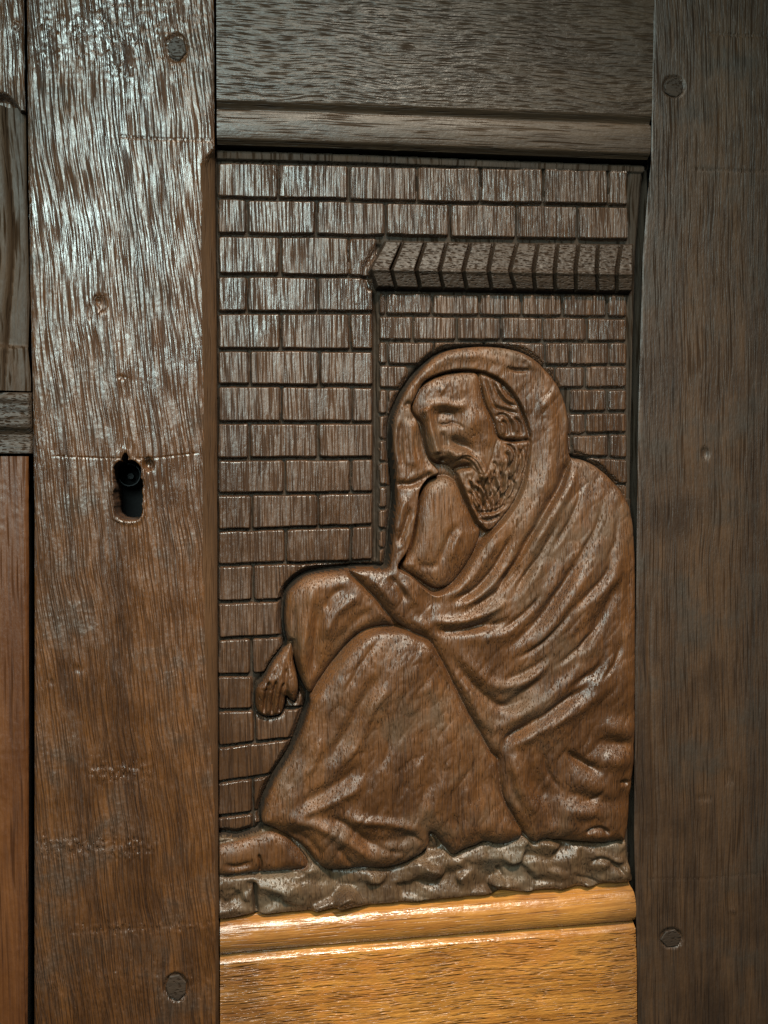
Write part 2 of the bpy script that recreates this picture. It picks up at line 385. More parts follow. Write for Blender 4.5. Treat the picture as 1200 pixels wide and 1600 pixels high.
# rails with their mouldings
TOP_LIP = [(222, 330), (229, 560), (239, 800), (247, 1018), (248, 1040)]
BOT_LIP = [(1438, 330), (1437, 342), (1424, 480), (1412, 640), (1400, 800), (1385, 992), (1384, 1010)]
def mould(q):
    """height of the moulding q pixels away from its lip"""
    h = -6 + 15 * sstep(0, 9, q)
    bulge = np.sqrt(np.clip(1 - ((q - 31) / 25.0) ** 2, 0, 1))
    h = h + 17.0 * bulge * (q > 6)
    h = np.where(q > 54, 6.0 + 15.0 * sstep(54, 68, q), h)
    return h
def mould_top(q):
    h = 6 + 8.0 * sstep(0, 6, q)
    bulge = np.sqrt(np.clip(1 - ((q - 29) / 24.0) ** 2, 0, 1))
    h = h + 4.5 * bulge * (q > 5)
    h = np.where(q > 51, 11.0 + 10.5 * sstep(53, 66, q), h)
    return h
def top_rail_h(X, Y, dt, db):
    h = mould_top(db) + 0.8 * vnoise(X, Y, 240, 30, 11, 2) + 0.4 * vnoise(X, Y, 60, 7, 12, 2)
    h -= 4 * np.exp(-((Y - Y) + (X - curve_at(LS_R, Y))) / 2.5) * 0.6
    h -= 3.0 * np.exp(-(((X - 618) / 5) ** 2 + (db / 9) ** 2))
    return h
def bot_rail_h(X, Y, dt, db):
    wob = 1.2 * vnoise(X, Y, 130, 400, 14, 2)
    h = mould(dt + wob) + 0.8 * vnoise(X, Y, 260, 40, 13, 2) + 0.35 * vnoise(X, Y, 40, 6, 15, 2)
    h -= 4.0 * np.exp(-(((X - 843) / 8) ** 2 + ((Y - 1554) / 7) ** 2))
    h -= 2.0 * np.exp(-np.maximum(curve_at(RS_L, Y) - 3 - X, 0) / 3.0)
    h -= 3.0 * np.exp(-(((X - 873) / 5) ** 2 + ((dt - 60) / 5) ** 2)) + 2.5 * np.exp(-(((X - 375) / 6) ** 2 + ((dt - 3) / 4) ** 2))
    return h
# the rails' own ends follow the stiles (3 px joints)
def rail(name, top, bottom, hf, mat, dl, dr, mmat, lip_top):
    gx0, gx1 = 0.0, 1.0
    s = np.linspace(0, 1, 165)
    # sample along the rail, then fit the ends to the stile edges row by row
    def build(nrow):
        yl_t, yr_t = curve_at(top, 337.0), curve_at(top, 1010.0); yl_b, yr_b = curve_at(bottom, 337.0), curve_at(bottom, 1010.0)
        r = np.linspace(0, 1, nrow)
        xg = 337 + (1010 - 337) * s
        yt = curve_at(top, xg); yb = curve_at(bottom, xg)
        Y = yt[None] + (yb - yt)[None] * r[:, None]
        x0 = curve_at(LS_R, Y[:, 0]) + dl; x1 = curve_at(RS_L, Y[:, -1]) - dr
        X = x0[:, None] + (x1 - x0)[:, None] * s[None]
        return X, Y, yt, yb
    n = int(abs(curve_at(bottom, 600.0) - curve_at(top, 600.0)) / 1.6)
    X, Y, yt, yb = build(n)
    Hh = hf(X, Y, Y - yt[None], yb[None] - Y)
    P = W(X, Y, Hh, 16.0); ny, nx = X.shape
    idx = np.arange(ny * nx).reshape(ny, nx)
    f = [np.stack([idx[:-1, :-1], idx[1:, :-1], idx[1:, 1:], idx[:-1, 1:]], -1).reshape(-1, 4)]
    ring = np.concatenate([idx[0, :], idx[1:, -1], idx[-1, -2::-1], idx[-2:0:-1, 0]])
    bk = P.reshape(-1, 3)[ring].copy(); bk[:, 1] = 45 * S
    nn = len(ring); a = ny * nx + np.arange(nn); b2 = a + nn
    f.append(np.stack([a, np.roll(a, -1), np.roll(b2, -1), b2], -1))
    q = (Y - yt[None]) if lip_top else (yb[None] - Y)
    mk = (q < 66)[:-1, :-1].reshape(-1)
    o_ = mesh_obj(name, np.vstack([P.reshape(-1, 3), P.reshape(-1, 3)[ring], bk]), np.vstack([f[0][~mk], f[1]]), mat, door)
    u, inv = np.unique(f[0][mk], return_inverse=True)
    mesh_obj('moulding', P.reshape(-1, 3)[u], inv.reshape(-1, 4), mmat, o_)
    return o_
tr = rail('rail', [(-90, 330), (-90, 1040)], TOP_LIP, top_rail_h, 'rail_top', 4.0, 2.5, 'mould_top', False)
tr['label'] = 'dark brown top rail with a moulded lower edge'
br = rail('rail', BOT_LIP, [(1690, 330), (1690, 1040)], bot_rail_h, 'rail_bottom', 2.0, 2.5, 'mould_bottom', True)
br['label'] = 'bright golden bottom rail with a moulded upper edge'

# ------------------------------------------------------------------ the carved panel
ST = 1.3
gx = np.arange(330.0, 1026.0, ST); gy = np.arange(214.0, 1452.0, ST)
X, Y = np.meshgrid(gx, gy)
H = np.full(X.shape, -6.0)
LAB = np.zeros(X.shape, np.int32)
names = ['carved_panel']; mats = ['board']; labels = [None]
def new_label(name, mat, label=None):
    names.append(name); mats.append(mat); labels.append(label); return len(names) - 1
def box_slice(pts, margin):
    p = np.asarray(pts, float)
    x0, y0 = p.min(0) - margin; x1, y1 = p.max(0) + margin
    i0, i1 = np.searchsorted(gy, [y0, y1]); j0, j1 = np.searchsorted(gx, [x0, x1])
    return slice(i0, i1), slice(j0, j1)
def poly_sdf(pts, margin=45.0):
    """signed distance inside a closed outline, on the slice of the grid round it"""
    sl = box_slice(pts, margin); x = X[sl]; y = Y[sl]
    p = np.asarray(pts, float); q = np.roll(p, -1, 0)
    d = np.full(x.shape, 1e9); ins = np.zeros(x.shape, bool)
    for a, b in zip(p, q):
        e = b - a; l2 = e @ e + 1e-9
        t = np.clip(((x - a[0]) * e[0] + (y - a[1]) * e[1]) / l2, 0, 1)
        d = np.minimum(d, (x - a[0] - t * e[0]) ** 2 + (y - a[1] - t * e[1]) ** 2)
        if a[1] != b[1]:
            ins ^= ((a[1] > y) != (b[1] > y)) & (x < (b[0] - a[0]) * (y - a[1]) / (b[1] - a[1]) + a[0])
    d = np.sqrt(d)
    return sl, np.where(ins, d, -d)
def round_prof(t):
    t = np.clip(t, 0, 1); return np.sqrt(1 - (1 - t) ** 2)
def layer(lab, pts, hfun, e=3.5, crease=0.0, cw=4.0, n=5):
    c = crom(pts, n, True)
    sl, d = poly_sdf(c)
    if crease: H[sl] -= crease * np.exp(-(np.minimum(d, 0) / cw) ** 2)
    hh = hfun(d, X[sl], Y[sl], H[sl])
    a = sstep(-e / 2, e / 2, d)
    H[sl] = H[sl] * (1 - a) + hh * a
    if lab is not None: LAB[sl] = np.where(d > 0, lab, LAB[sl])
    return sl, d
def stroke(pts, amp, w, taper=0.25, only=None, side=0, n=6):
    """raise (or cut, amp < 0) along a line; side = +1 / -1 shapes only one side of it"""
    c = crom(pts, n) if len(pts) > 2 else np.array(pts, float)
    sl = box_slice(c, w * 3 + 4)
    d, t, s = seg_dist(X[sl], Y[sl], c)
    tp = np.ones_like(t) if taper == 0 else np.clip(np.minimum(t, 1 - t) / taper, 0, 1)
    tp = tp * tp * (3 - 2 * tp)
    v = amp * np.exp(-(d / w) ** 2) * tp
    if side: v = np.where(s * side >= 0, v, v * np.exp(-(d / 1.6) ** 2))
    if only is not None: v = np.where(np.isin(LAB[sl], only), v, 0)
    H[sl] += v
def bump(x, y, rx, ry, amp, rot=0.0, only=None, p=1.0):
    sl = box_slice([(x - 3 * max(rx, ry), y - 3 * max(rx, ry)), (x + 3 * max(rx, ry), y + 3 * max(rx, ry))], 1)
    dx = X[sl] - x; dy = Y[sl] - y; c, s = math.cos(rot), math.sin(rot)
    u = (c * dx + s * dy) / rx; v_ = (-s * dx + c * dy) / ry
    v = amp * np.exp(-(u * u + v_ * v_) ** p)
    if only is not None: v = np.where(np.isin(LAB[sl], only), v, 0)
    H[sl] += v

# ---- outlines
CLOAK_EDGE = [(545, 889), (567, 913), (587, 933), (601, 953), (617, 970), (643, 986), (667, 997), (680, 1017), (693, 1040), (710, 1073),
              (727, 1107), (747, 1140), (763, 1170), (775, 1182), (776, 1203), (782, 1237), (797, 1267), (812, 1290)]
CLOAK = [(607, 874), (612, 820), (617, 775), (615, 735), (611, 690), (613, 656), (622, 630), (637, 602), (660, 574), (690, 551), (727, 543), (767, 542),
         (800, 547), (827, 558), (850, 578), (870, 604), (882, 633), (886, 660), (886, 690), (889, 713), (905, 717), (927, 727), (953, 750), (973, 777),
         (982, 805), (986, 850), (987, 900), (987, 1000), (987, 1150), (983, 1215), (974, 1303), (960, 1309), (933, 1313), (890, 1310), (847, 1307), (832, 1312), (819, 1302)] \
        + CLOAK_EDGE[::-1] + [(580, 886), (600, 887)]
ROBE = [(484, 1082), (500, 1057), (520, 1029), (545, 999), (567, 981), (593, 973), (620, 973), (650, 980), (690, 1000), (720, 1060), (760, 1130), (790, 1180), (800, 1240), (820, 1290),
        (816, 1303), (800, 1312), (780, 1317), (754, 1313), (740, 1318), (723, 1324), (705, 1332), (690, 1317), (671, 1298), (667, 1320),
        (640, 1340), (603, 1352), (567, 1352), (513, 1355), (493, 1343), (477, 1323), (453, 1305), (430, 1292), (408, 1281), (412, 1255), (420, 1235),
        (432, 1210), (445, 1190), (458, 1167), (473, 1127), (482, 1098)]
SLEEVE = [(483, 1082), (468, 1057), (459, 1027), (448, 998), (444, 965), (447, 930), (459, 912), (478, 899), (503, 893), (530, 890), (550, 890),
          (580, 915), (610, 945), (630, 975), (593, 977), (567, 984), (545, 1002), (520, 1033), (500, 1061)]
HAND = [(456, 1000), (443, 1012), (434, 1023), (425, 1035), (412, 1058), (400, 1074), (398, 1098), (404, 1115), (419, 1121), (438, 1117), (445, 1103), (447, 1088),
        (453, 1093), (461, 1096), (466, 1080), (465, 1057), (459, 1030)]
SHOE = [(336, 1323), (368, 1312), (402, 1302), (425, 1295), (445, 1300), (460, 1315), (478, 1338), (477, 1354), (447, 1358), (403, 1361), (336, 1364)]
GROUND = [(335, 1318), (372, 1309), (402, 1300), (440, 1290), (700, 1285), (900, 1290), (970, 1296), (977, 1310), (984, 1360), (987, 1378),
          (900, 1386), (800, 1394), (700, 1401), (600, 1410), (520, 1417), (440, 1424), (400, 1427), (335, 1431)]
HOLLOW = [(640, 640), (652, 613), (664, 595), (692, 583), (720, 579), (750, 582), (778, 594), (801, 617), (815, 643), (823, 670), (825, 703), (818, 747),
          (805, 780), (787, 807), (767, 830), (741, 863), (720, 896), (700, 917), (679, 928), (660, 917), (640, 899), (619, 885), (636, 855), (648, 805), (653, 768),
          (666, 748), (683, 738), (668, 719), (658, 690), (650, 660)]
FACE_P = [(644, 641), (650, 616), (664, 598), (692, 586), (720, 582), (746, 585), (752, 613), (758, 633), (770, 657), (778, 682), (795, 705), (790, 755),
          (760, 778), (735, 762), (718, 746), (706, 730), (693, 724), (680, 722), (671, 713), (664, 690), (659, 662)]
HAIR = [(748, 584), (778, 596), (800, 618), (814, 645), (822, 668), (824, 686), (802, 688), (779, 683), (769, 656), (758, 633), (752, 612)]
BEARD = [(714, 742), (731, 731), (748, 742), (757, 738), (767, 716), (776, 688), (800, 690), (823, 688), (824, 705), (817, 747), (804, 780), (786, 806), (764, 829),
         (748, 820), (735, 798), (723, 768)]
FOREARM = [(690, 744), (703, 746), (715, 758), (724, 780), (734, 800), (742, 818), (750, 829), (744, 852), (726, 885), (704, 912), (680, 919), (654, 904),
           (628, 884), (641, 860), (648, 830), (652, 796), (660, 767), (673, 751)]

# distance to the whole figure, for the trough the carver cut round it
FIG = np.full(X.shape, -60.0)
for poly in (CLOAK, ROBE, SLEEVE, SHOE, GROUND):
    sl, d = poly_sdf(crom(poly, 4, True), 40); FIG[sl] = np.maximum(FIG[sl], d)

HANDD = np.full(X.shape, -60.0)
sl, d = poly_sdf(crom(HAND, 4, True), 20); HANDD[sl] = d
# ---- bricks
def line(pts):
    p = np.array(pts, float); return lambda x: np.interp(x, p[:, 0], p[:, 1])
ROWS = [[(338, 250), (640, 256), (990, 263)], [(338, 307), (580, 312), (700, 315), (990, 320)], [(338, 365), (600, 368), (990, 375)], [(338, 428), (580, 431)],
        [(338, 487), (582, 487)], [(338, 545), (582, 547)], [(338, 602), (582, 603)], [(338, 660), (582, 660)], [(338, 717), (582, 716)],
        [(338, 773), (582, 770)], [(338, 830), (582, 821)], [(338, 884), (480, 880), (590, 877)], [(338, 942), (440, 939)], [(338, 1000), (440, 995)],
        [(338, 1057), (440, 1054)], [(338, 1113), (440, 1108)], [(338, 1170), (440, 1157)], [(338, 1226), (420, 1213)], [(338, 1280), (400, 1272)], [(338, 1330), (420, 1316)]]
VERT = [[436, 546, 653, 753, 852, 953], [386, 495, 603, 705, 810, 906], [438, 546], [387, 497], [440, 548], [390, 499], [440, 551], [389, 497], [444, 549],
        [393, 497], [447, 550], [395], [], [393], [396], [397], [], [395], [396]]
IROWS = [[(590, 455), (985, 458)], [(590, 491), (985, 495)], [(590, 531), (985, 533)], [(590, 569), (985, 570)], [(590, 607), (985, 606)], [(590, 648), (985, 643)],
         [(590, 686), (985, 677)], [(590, 722), (890, 712), (985, 717)], [(590, 760), (985, 757)], [(590, 795), (985, 795)], [(590, 828), (985, 828)], [(590, 857), (985, 857)], [(590, 884), (985, 884)]]
IVERT = [[604, 677, 752, 818, 883, 953], [647, 716, 785, 852, 920], [607, 680, 760, 855, 893, 956], [640, 870, 918], [607, 893, 953], [640, 919],
         [612, 897, 955], [640, 920], [607], [640], [607], [640]]
bricks = []
for i in range(len(ROWS) - 1):
    xr = 984 if i < 2 else (584 if i > 2 else 590)
    xs = [341] + VERT[i] + [xr]
    for a, b in zip(xs[:-1], xs[1:]): bricks.append((a, b, line(ROWS[i]), line(ROWS[i + 1]), 0.0, a == 341, b == xr))
for i in range(len(IROWS) - 1):
    xs = [594] + IVERT[i] + [983]
    for a, b in zip(xs[:-1], xs[1:]): bricks.append((a, b, line(IROWS[i]), line(IROWS[i + 1]), -2.5, a == 594, b == 983))
JD = 8.0
def biggest(mk):
    """the largest connected patch of a mask"""
    left = mk.copy(); best = None
    while left.any():
        i = np.argmax(left); cur = np.zeros_like(mk); cur[np.unravel_index(i, mk.shape)] = True
        while True:
            g = cur.copy()
            g[1:] |= cur[:-1]; g[:-1] |= cur[1:]; g[:, 1:] |= cur[:, :-1]; g[:, :-1] |= cur[:, 1:]
            g &= mk
            if g.sum() == cur.sum(): break
            cur = g
        left &= ~cur
        if best is None or cur.sum() > best.sum(): best = cur
    return best
jit = rng.uniform(-1.0, 1.0, (len(bricks), 8))
wob = 1.1 * vnoise(X, Y, 26, 26, 21, 2); wob2 = 1.1 * vnoise(X, Y, 26, 26, 22, 2)
for n_, (a, b, top, bot, off, la, lb) in enumerate(bricks):
    j = jit[n_]
    jl = 0.5 if la else 1.7 + 0.6 * j[0]; jr = 0.5 if lb else 1.7 + 0.6 * j[1]
    ya, yb = min(top(a), top(b)), max(bot(a), bot(b))
    sl = box_slice([(a, ya), (b, yb)], 3)
    x = X[sl]; y = Y[sl]
    if x.size == 0: continue
    xx = x + wob[sl]; yy = y + wob2[sl]
    dl = xx - (a + jl + 0.02 * j[2] * (y - ya)); dr = (b - jr + 0.02 * j[3] * (y - ya)) - xx
    dt = yy - (top(x) + 2.0 + 0.5 * j[4]); db = (bot(x) - 1.9 + 0.5 * j[5]) - yy
    d = np.minimum(np.minimum(dl, dr), np.minimum(dt, db))
    # rounded corners
    c = 4.0; sx = np.minimum(dl, dr); sy = np.minimum(dt, db)
    cor = (sx < c) & (sy < c)
    d = np.where(cor, c - np.hypot(c - np.minimum(sx, c), c - np.minimum(sy, c)), d)
    away = -FIG[sl]
    vis_h = HANDD[sl] < -2.0
    vis = (d > -0.4) & (away > 5.0) & vis_h
    if vis.sum() * ST * ST < 45: continue
    vis = biggest(vis)
    lab = new_label('brick', 'brick')
    face = off + 0.7 * j[6] + 0.010 * j[7] * (x - a) * 1.0
    hh = -JD + off * 0.4 + (face + JD - off * 0.4) * sstep(-0.8, 1.8, d) * sstep(4.0, 13.0, away + 2.0 * wob[sl])
    m_ = d > -0.4
    H[sl] = np.where(m_, np.maximum(hh, H[sl]), H[sl])
    LAB[sl] = np.where(vis, lab, LAB[sl])
# joints and troughs
H = np.where(LAB == 0, np.minimum(H, -JD), H)
H += np.where(LAB == 0, 0.7 * vnoise(X, Y, 9, 9, 23, 2), 0.0)
H -= 5.0 * np.exp(-(np.minimum(FIG, 0) / 8.0) ** 2) * (FIG < 0)
# upright groove where the recess begins
stroke([(587, 452), (588, 600), (587, 760), (588, 880)], -6.0, 4.0, 0.02)
# panel margin: strip along the top and down the right edge
top_lip = curve_at(TOP_LIP, X)
strip_d = np.minimum(Y - (top_lip + 9), (top_lip + 25 - (X - 338) * 0.004) - Y)
H = np.where((strip_d > -1) & (X > 338), np.maximum(H, -8 + 7.0 * sstep(-1, 2.5, strip_d)), H)
xr_e = curve_at(RS_L, Y)
side_d = np.minimum(X - 987.0 - 0 * Y, (xr_e - 8.0) - X)
sm = (Y > 262) & (Y < 1384) & (side_d > -1)
H = np.where(sm, np.maximum(H, -8 + (4.0 + 4.5 * sstep(430, 640, Y)) * sstep(-1, 2.5, side_d)), H)

# ---- pent roof of tiles over the recess
RIDGE = line([(577, 423), (700, 425), (985, 430)]); RTOP = line([(590, 374), (990, 379)]); RBOT = line([(577, 451), (990, 458)])
rj = [(577, 423), (609, 423), (648, 424), (684, 424), (721, 425), (760, 426), (793, 427), (830, 428), (863, 428), (895, 429), (928, 429), (959, 430), (986, 430)]
tj = [603, 631, 666, 700, 737, 773, 810, 842, 873, 906, 937, 973, 993]
bj = [589, 619, 656, 693, 729, 768, 805, 836, 867, 899, 933, 963, 988]
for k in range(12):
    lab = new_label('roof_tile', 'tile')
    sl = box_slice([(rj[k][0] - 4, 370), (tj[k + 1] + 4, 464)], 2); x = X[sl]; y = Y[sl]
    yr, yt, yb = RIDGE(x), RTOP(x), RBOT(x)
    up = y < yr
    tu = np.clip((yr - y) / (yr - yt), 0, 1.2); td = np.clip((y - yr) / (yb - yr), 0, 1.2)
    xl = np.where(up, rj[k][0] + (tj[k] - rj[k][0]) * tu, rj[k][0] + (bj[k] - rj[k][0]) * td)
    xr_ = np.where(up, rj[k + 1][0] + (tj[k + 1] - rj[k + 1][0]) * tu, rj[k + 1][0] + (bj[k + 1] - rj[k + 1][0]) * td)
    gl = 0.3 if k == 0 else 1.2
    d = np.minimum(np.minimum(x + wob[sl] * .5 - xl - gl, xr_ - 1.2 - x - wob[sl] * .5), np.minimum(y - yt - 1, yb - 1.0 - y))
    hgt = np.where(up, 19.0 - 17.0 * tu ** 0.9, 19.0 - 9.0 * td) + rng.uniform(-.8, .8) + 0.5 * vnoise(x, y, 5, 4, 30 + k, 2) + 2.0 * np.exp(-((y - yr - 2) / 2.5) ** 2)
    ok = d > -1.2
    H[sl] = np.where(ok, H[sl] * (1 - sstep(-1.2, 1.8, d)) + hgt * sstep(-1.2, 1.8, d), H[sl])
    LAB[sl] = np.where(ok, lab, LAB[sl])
# carved-out shadow line at the roof's left end
stroke([(598, 376), (572, 420), (582, 455)], -6.0, 5.0, 0.1, only=list(range(0, len(names) - 12)))

# ---- ground, shoe
noise_f = 1.0 * vnoise(X, Y, 17, 15, 41, 2)
g_lab = new_label('ground_ledge', 'ground', 'carved rocky ledge under the seated man')
def ground_h(d, x, y, h0):
    rg = np.random.default_rng(12)                              # flat gouge cuts meeting at ridges
    best = np.full(x.shape, 1e9); hh = np.zeros(x.shape)
    xw = x + 5 * vnoise(x, y, 20, 20, 46, 2); yw = y + 5 * vnoise(x, y, 20, 20, 47, 2)
    for _ in range(95):
        cx, cy = rg.uniform(330, 990), rg.uniform(1295, 1435)
        sx, sy, b0 = rg.normal(0, 0.16), rg.normal(0, 0.30), rg.normal(0, 2.4)
        dd = ((xw - cx) / 1.7) ** 2 + (yw - cy) ** 2
        q = dd < best
        best = np.where(q, dd, best); hh = np.where(q, b0 + sx * (x - cx) + sy * (y - cy), hh)
    for _ in range(16):
        p_ = np.pad(hh, 1, mode='edge'); hh = (p_[1:-1, 1:-1] * 2 + p_[:-2, 1:-1] + p_[2:, 1:-1] + p_[1:-1, :-2] + p_[1:-1, 2:]) / 6
    return 3 + 9 * round_prof(d / 12.0) + 0.95 * hh + 3.0 * vnoise(x, y, 44, 26, 42, 1) + 0.5 * vnoise(x, y, 7, 6, 44, 2)
layer(g_lab, GROUND, ground_h, e=3)
stroke([(345, 1364), (405, 1363), (480, 1359)], -7, 4.0, 0.1, only=[g_lab])
stroke([(399, 1374), (398, 1398), (401, 1428)], -14, 3.0, 0.15, only=[g_lab])
stroke([(402, 1374), (378, 1392), (345, 1415)], -5, 8.0, 0.2, only=[g_lab])
bump(372, 1388, 22, 14, 4, -0.5, [g_lab])
bump(365, 1336, 26, 16, 6, 0, [g_lab])
stroke([(404, 1330), (406, 1346), (405, 1360)], -6, 2.2, 0.2, only=[g_lab])
bump(440, 1385, 26, 11, 5, 0.1, [g_lab]); bump(500, 1392, 22, 10, 3, 0, [g_lab]); bump(560, 1370, 30, 10, 3, -0.2, [g_lab])
bump(945, 1352, 34, 13, 6, 0.35, [g_lab]); stroke([(915, 1348), (935, 1338), (958, 1348), (976, 1368)], -5, 4.0, 0.2, only=[g_lab])
stroke([(890, 1362), (925, 1376), (965, 1380)], -4, 4.0, 0.2, only=[g_lab])
stroke([(775, 1350), (783, 1365), (790, 1380)], -5, 3.5, 0.2, only=[g_lab])
shoe_lab = new_label('shoe', 'panel', 'carved shoe tip peeping from under the robe')
layer(shoe_lab, SHOE, lambda d, x, y, h0: 5 + 12 * round_prof(d / 20.0) + 0.5 * noise_f[box_slice(crom(SHOE, 5, True), 45.0)], e=3, crease=3)

stroke([(404, 1328), (407, 1346), (405, 1362)], -6, 2.2, 0.2, only=[shoe_lab])
stroke([(345, 1345), (370, 1350), (400, 1340)], -4, 5, 0.3, only=[shoe_lab])
# ---- robe
robe_lab = new_label('robe', 'panel', 'carved robe falling from the raised knee to a ragged hem')
def robe_h(d, x, y, h0):
    h = 5 + 17 * round_prof(d / 36.0) + 4 * round_prof(d / 90.0)
    h += 11 * np.exp(-((x - 590) / 75) ** 2 - ((y - 1050) / 85) ** 2) + 4 * np.exp(-((x - 600) / 120) ** 2 - ((y - 1210) / 90) ** 2)
    h += 0.012 * (y - 1200) * (y > 1200) - 0.02 * np.maximum(x - 700, 0)
    u = 0.8 * x + 0.6 * y; v = -0.6 * x + 0.8 * y
    h += 3.0 * vnoise(u, v, 40, 150, 60, 2) * sstep(5, 30, d)
    return h + 2.2 * np.abs(vnoise(u, v, 17, 38, 51, 2)) + 0.5 * vnoise(x, y, 9, 11, 50, 2)
layer(robe_lab, ROBE, robe_h, e=3.0, crease=6.0, cw=5.0)
o = [robe_lab]
stroke([(612, 1040), (580, 1062), (562, 1092), (545, 1130), (518, 1168), (508, 1195)], -6.0, 11, 0.3, o)
stroke([(618, 1068), (592, 1082), (572, 1105), (560, 1145), (530, 1185), (505, 1210)], 4.0, 10, 0.3, o)
stroke([(560, 1180), (540, 1205), (500, 1232), (460, 1250)], -4.5, 9, 0.3, o)
stroke([(572, 1198), (548, 1226), (515, 1244), (478, 1261), (440, 1268)], 4.5, 8, 0.3, o)
stroke([(640, 1100), (642, 1160), (630, 1220), (610, 1255)], -2.5, 16, 0.3, o)
stroke([(690, 1130), (700, 1180), (690, 1240), (672, 1290)], 3.0, 18, 0.3, o)
stroke([(660, 1150), (668, 1200), (662, 1260)], -3.0, 13, 0.3, o)
stroke([(740, 1190), (750, 1230), (760, 1280)], -2.5, 12, 0.3, o)
stroke([(722, 1200), (728, 1250), (735, 1300)], 2.5, 10, 0.3, o)
stroke([(530, 1266), (562, 1272), (603, 1276), (640, 1284), (662, 1290)], 5.5, 8, 0.3, o)
stroke([(548, 1290), (585, 1305), (625, 1302), (660, 1295)], -4.0, 10, 0.3, o)
stroke([(425, 1272), (485, 1278), (527, 1298), (567, 1324), (592, 1346)], 5.0, 9, 0.25, o)
stroke([(500, 1266), (530, 1276), (558, 1296), (586, 1330)], -5.0, 7, 0.25, o)
stroke([(440, 1288), (480, 1305), (505, 1335)], -3.5, 7, 0.25, o)
stroke([(520, 1312), (540, 1335), (545, 1350)], -3.0, 5, 0.25, o)
stroke([(455, 1180), (470, 1150), (490, 1105), (515, 1060)], 3.0, 16, 0.3, o)
stroke([(671, 1298), (690, 1316), (705, 1330)], -4.0, 5, 0.2, o)
for pts, a_, w_ in (([(600, 985), (575, 1010), (552, 1045), (530, 1085)], -2.5, 4.0), ([(650, 1000), (690, 1060), (720, 1120), (742, 1170)], -2.5, 5.0),
                    ([(655, 1040), (680, 1100), (700, 1160)], 2.5, 8.0), ([(610, 1100), (605, 1150), (590, 1200)], -2.0, 5.0), ([(480, 1150), (466, 1190), (446, 1230)], -2.5, 5.0),
                    ([(500, 1140), (490, 1180), (470, 1215)], 2.5, 6.0), ([(630, 1290), (655, 1310), (650, 1330)], -2.5, 4.0), ([(760, 1200), (775, 1250), (790, 1295)], -3.0, 5.0),
                    ([(700, 1260), (712, 1290), (715, 1320)], -3.0, 5.0), ([(560, 1300), (600, 1320), (640, 1325)], -2.5, 5.0)):
    stroke(pts, a_, w_, 0.3, o)

# ---- sleeve over the knee, hand
sleeve_lab = new_label('sleeve', 'panel', 'carved wide sleeve hanging over the knee')
def sleeve_h(d, x, y, h0):
    soft = sstep(975, 1040, y) * sstep(470, 500, x)
    return 5 + 19 * round_prof(d / 26.0) + 2.0 * np.exp(-((x - 500) / 40) ** 2 - ((y - 915) / 25) ** 2) - 7 * soft + 0.6 * vnoise(x, y, 13, 15, 52, 2)
layer(sleeve_lab, SLEEVE, sleeve_h, e=3.5, crease=9.0, cw=6.0)
o = [sleeve_lab]
stroke([(487, 905), (484, 935), (478, 975), (470, 1020), (474, 1060)], 4.0, 7, 0.2, o)
stroke([(497, 935), (494, 980), (488, 1030), (486, 1062)], -6.5, 7, 0.25, o)
stroke([(566, 925), (540, 940), (518, 962), (505, 1000)], 4.5, 8, 0.25, o)
stroke([(540, 912), (515, 930), (505, 955)], -3.0, 6, 0.25, o)
stroke([(588, 948), (560, 962), (535, 985), (512, 1020)], -4.0, 8, 0.3, o)
stroke([(461, 940), (459, 985), (466, 1025)], -3.0, 5, 0.25, o)
hand_lab = new_label('hand', 'panel', 'small carved hand hanging below the sleeve')
def hand_h(d, x, y, h0):
    return 1 + 13 * round_prof(d / 12.0) + 5 * np.exp(-((y - 1066) / 20) ** 2) - 0.10 * np.maximum(y - 1075, 0) + 0.5 * vnoise(x, y, 8, 10, 53, 2)
layer(hand_lab, HAND, hand_h, e=2.6, crease=5.0, cw=4.5)
o = [hand_lab]
for p in ([(421, 1060), (415, 1085), (412, 1116)], [(432, 1058), (427, 1085), (424, 1119)], [(443, 1062), (438, 1088), (435, 1116)]):
    stroke(p, -6.5, 2.2, 0.15, o)
stroke([(448, 1040), (446, 1065), (448, 1090)], -5.0, 2.6, 0.2, o)
stroke([(401, 1074), (418, 1076), (436, 1072)], -1.2, 2.5, 0.3, o)
stroke([(430, 1030), (424, 1048), (414, 1066)], 2.0, 4, 0.3, o); stroke([(444, 1022), (440, 1042), (434, 1062)], 2.0, 4, 0.3, o)

# ---- cloak and hood
cloak_lab = new_label('cloak', 'panel', 'carved hooded cloak wrapped round the man in long diagonal folds')
def cloak_h(d, x, y, h0):
    low = sstep(700, 830, y)
    h = 7 + 9 * round_prof(d / (12.0 + 6.0 * low)) + 2.5 * low + low * (6 * round_prof(d / 60.0))
    h += low * 9 * np.exp(-((x - 890) / 110) ** 2 - ((y - 960) / 190) ** 2)
    h += 4 * np.exp(-((x - 600) / 45) ** 2 - ((y - 925) / 40) ** 2)
    h += 2.0 * np.abs(vnoise(0.8 * x + 0.6 * y, -0.6 * x + 0.8 * y, 16, 42, 54, 2)) + 0.4 * vnoise(x, y, 8, 10, 53, 2)
    u = 0.72 * x + 0.69 * y; v = -0.69 * x + 0.72 * y          # long diagonal hollows and rolls
    h += low * 5.0 * vnoise(u, v, 58, 210, 58, 2) * sstep(4, 30, d)
    return h
layer(cloak_lab, CLOAK, cloak_h, e=3.0, crease=8.0, cw=4.5)
o = [cloak_lab]
# edge of the mantle over the shoulder: the hood side lies lower
stroke([(890, 712), (885, 728), (877, 750), (869, 766), (853, 790), (836, 818), (820, 845), (806, 870), (788, 898), (770, 922)], -11.0, 9.0, 0.12, o, side=1)
stroke([(897, 722), (890, 745), (880, 765), (864, 790), (846, 818), (828, 848), (812, 876)], 4.0, 7, 0.2, o)
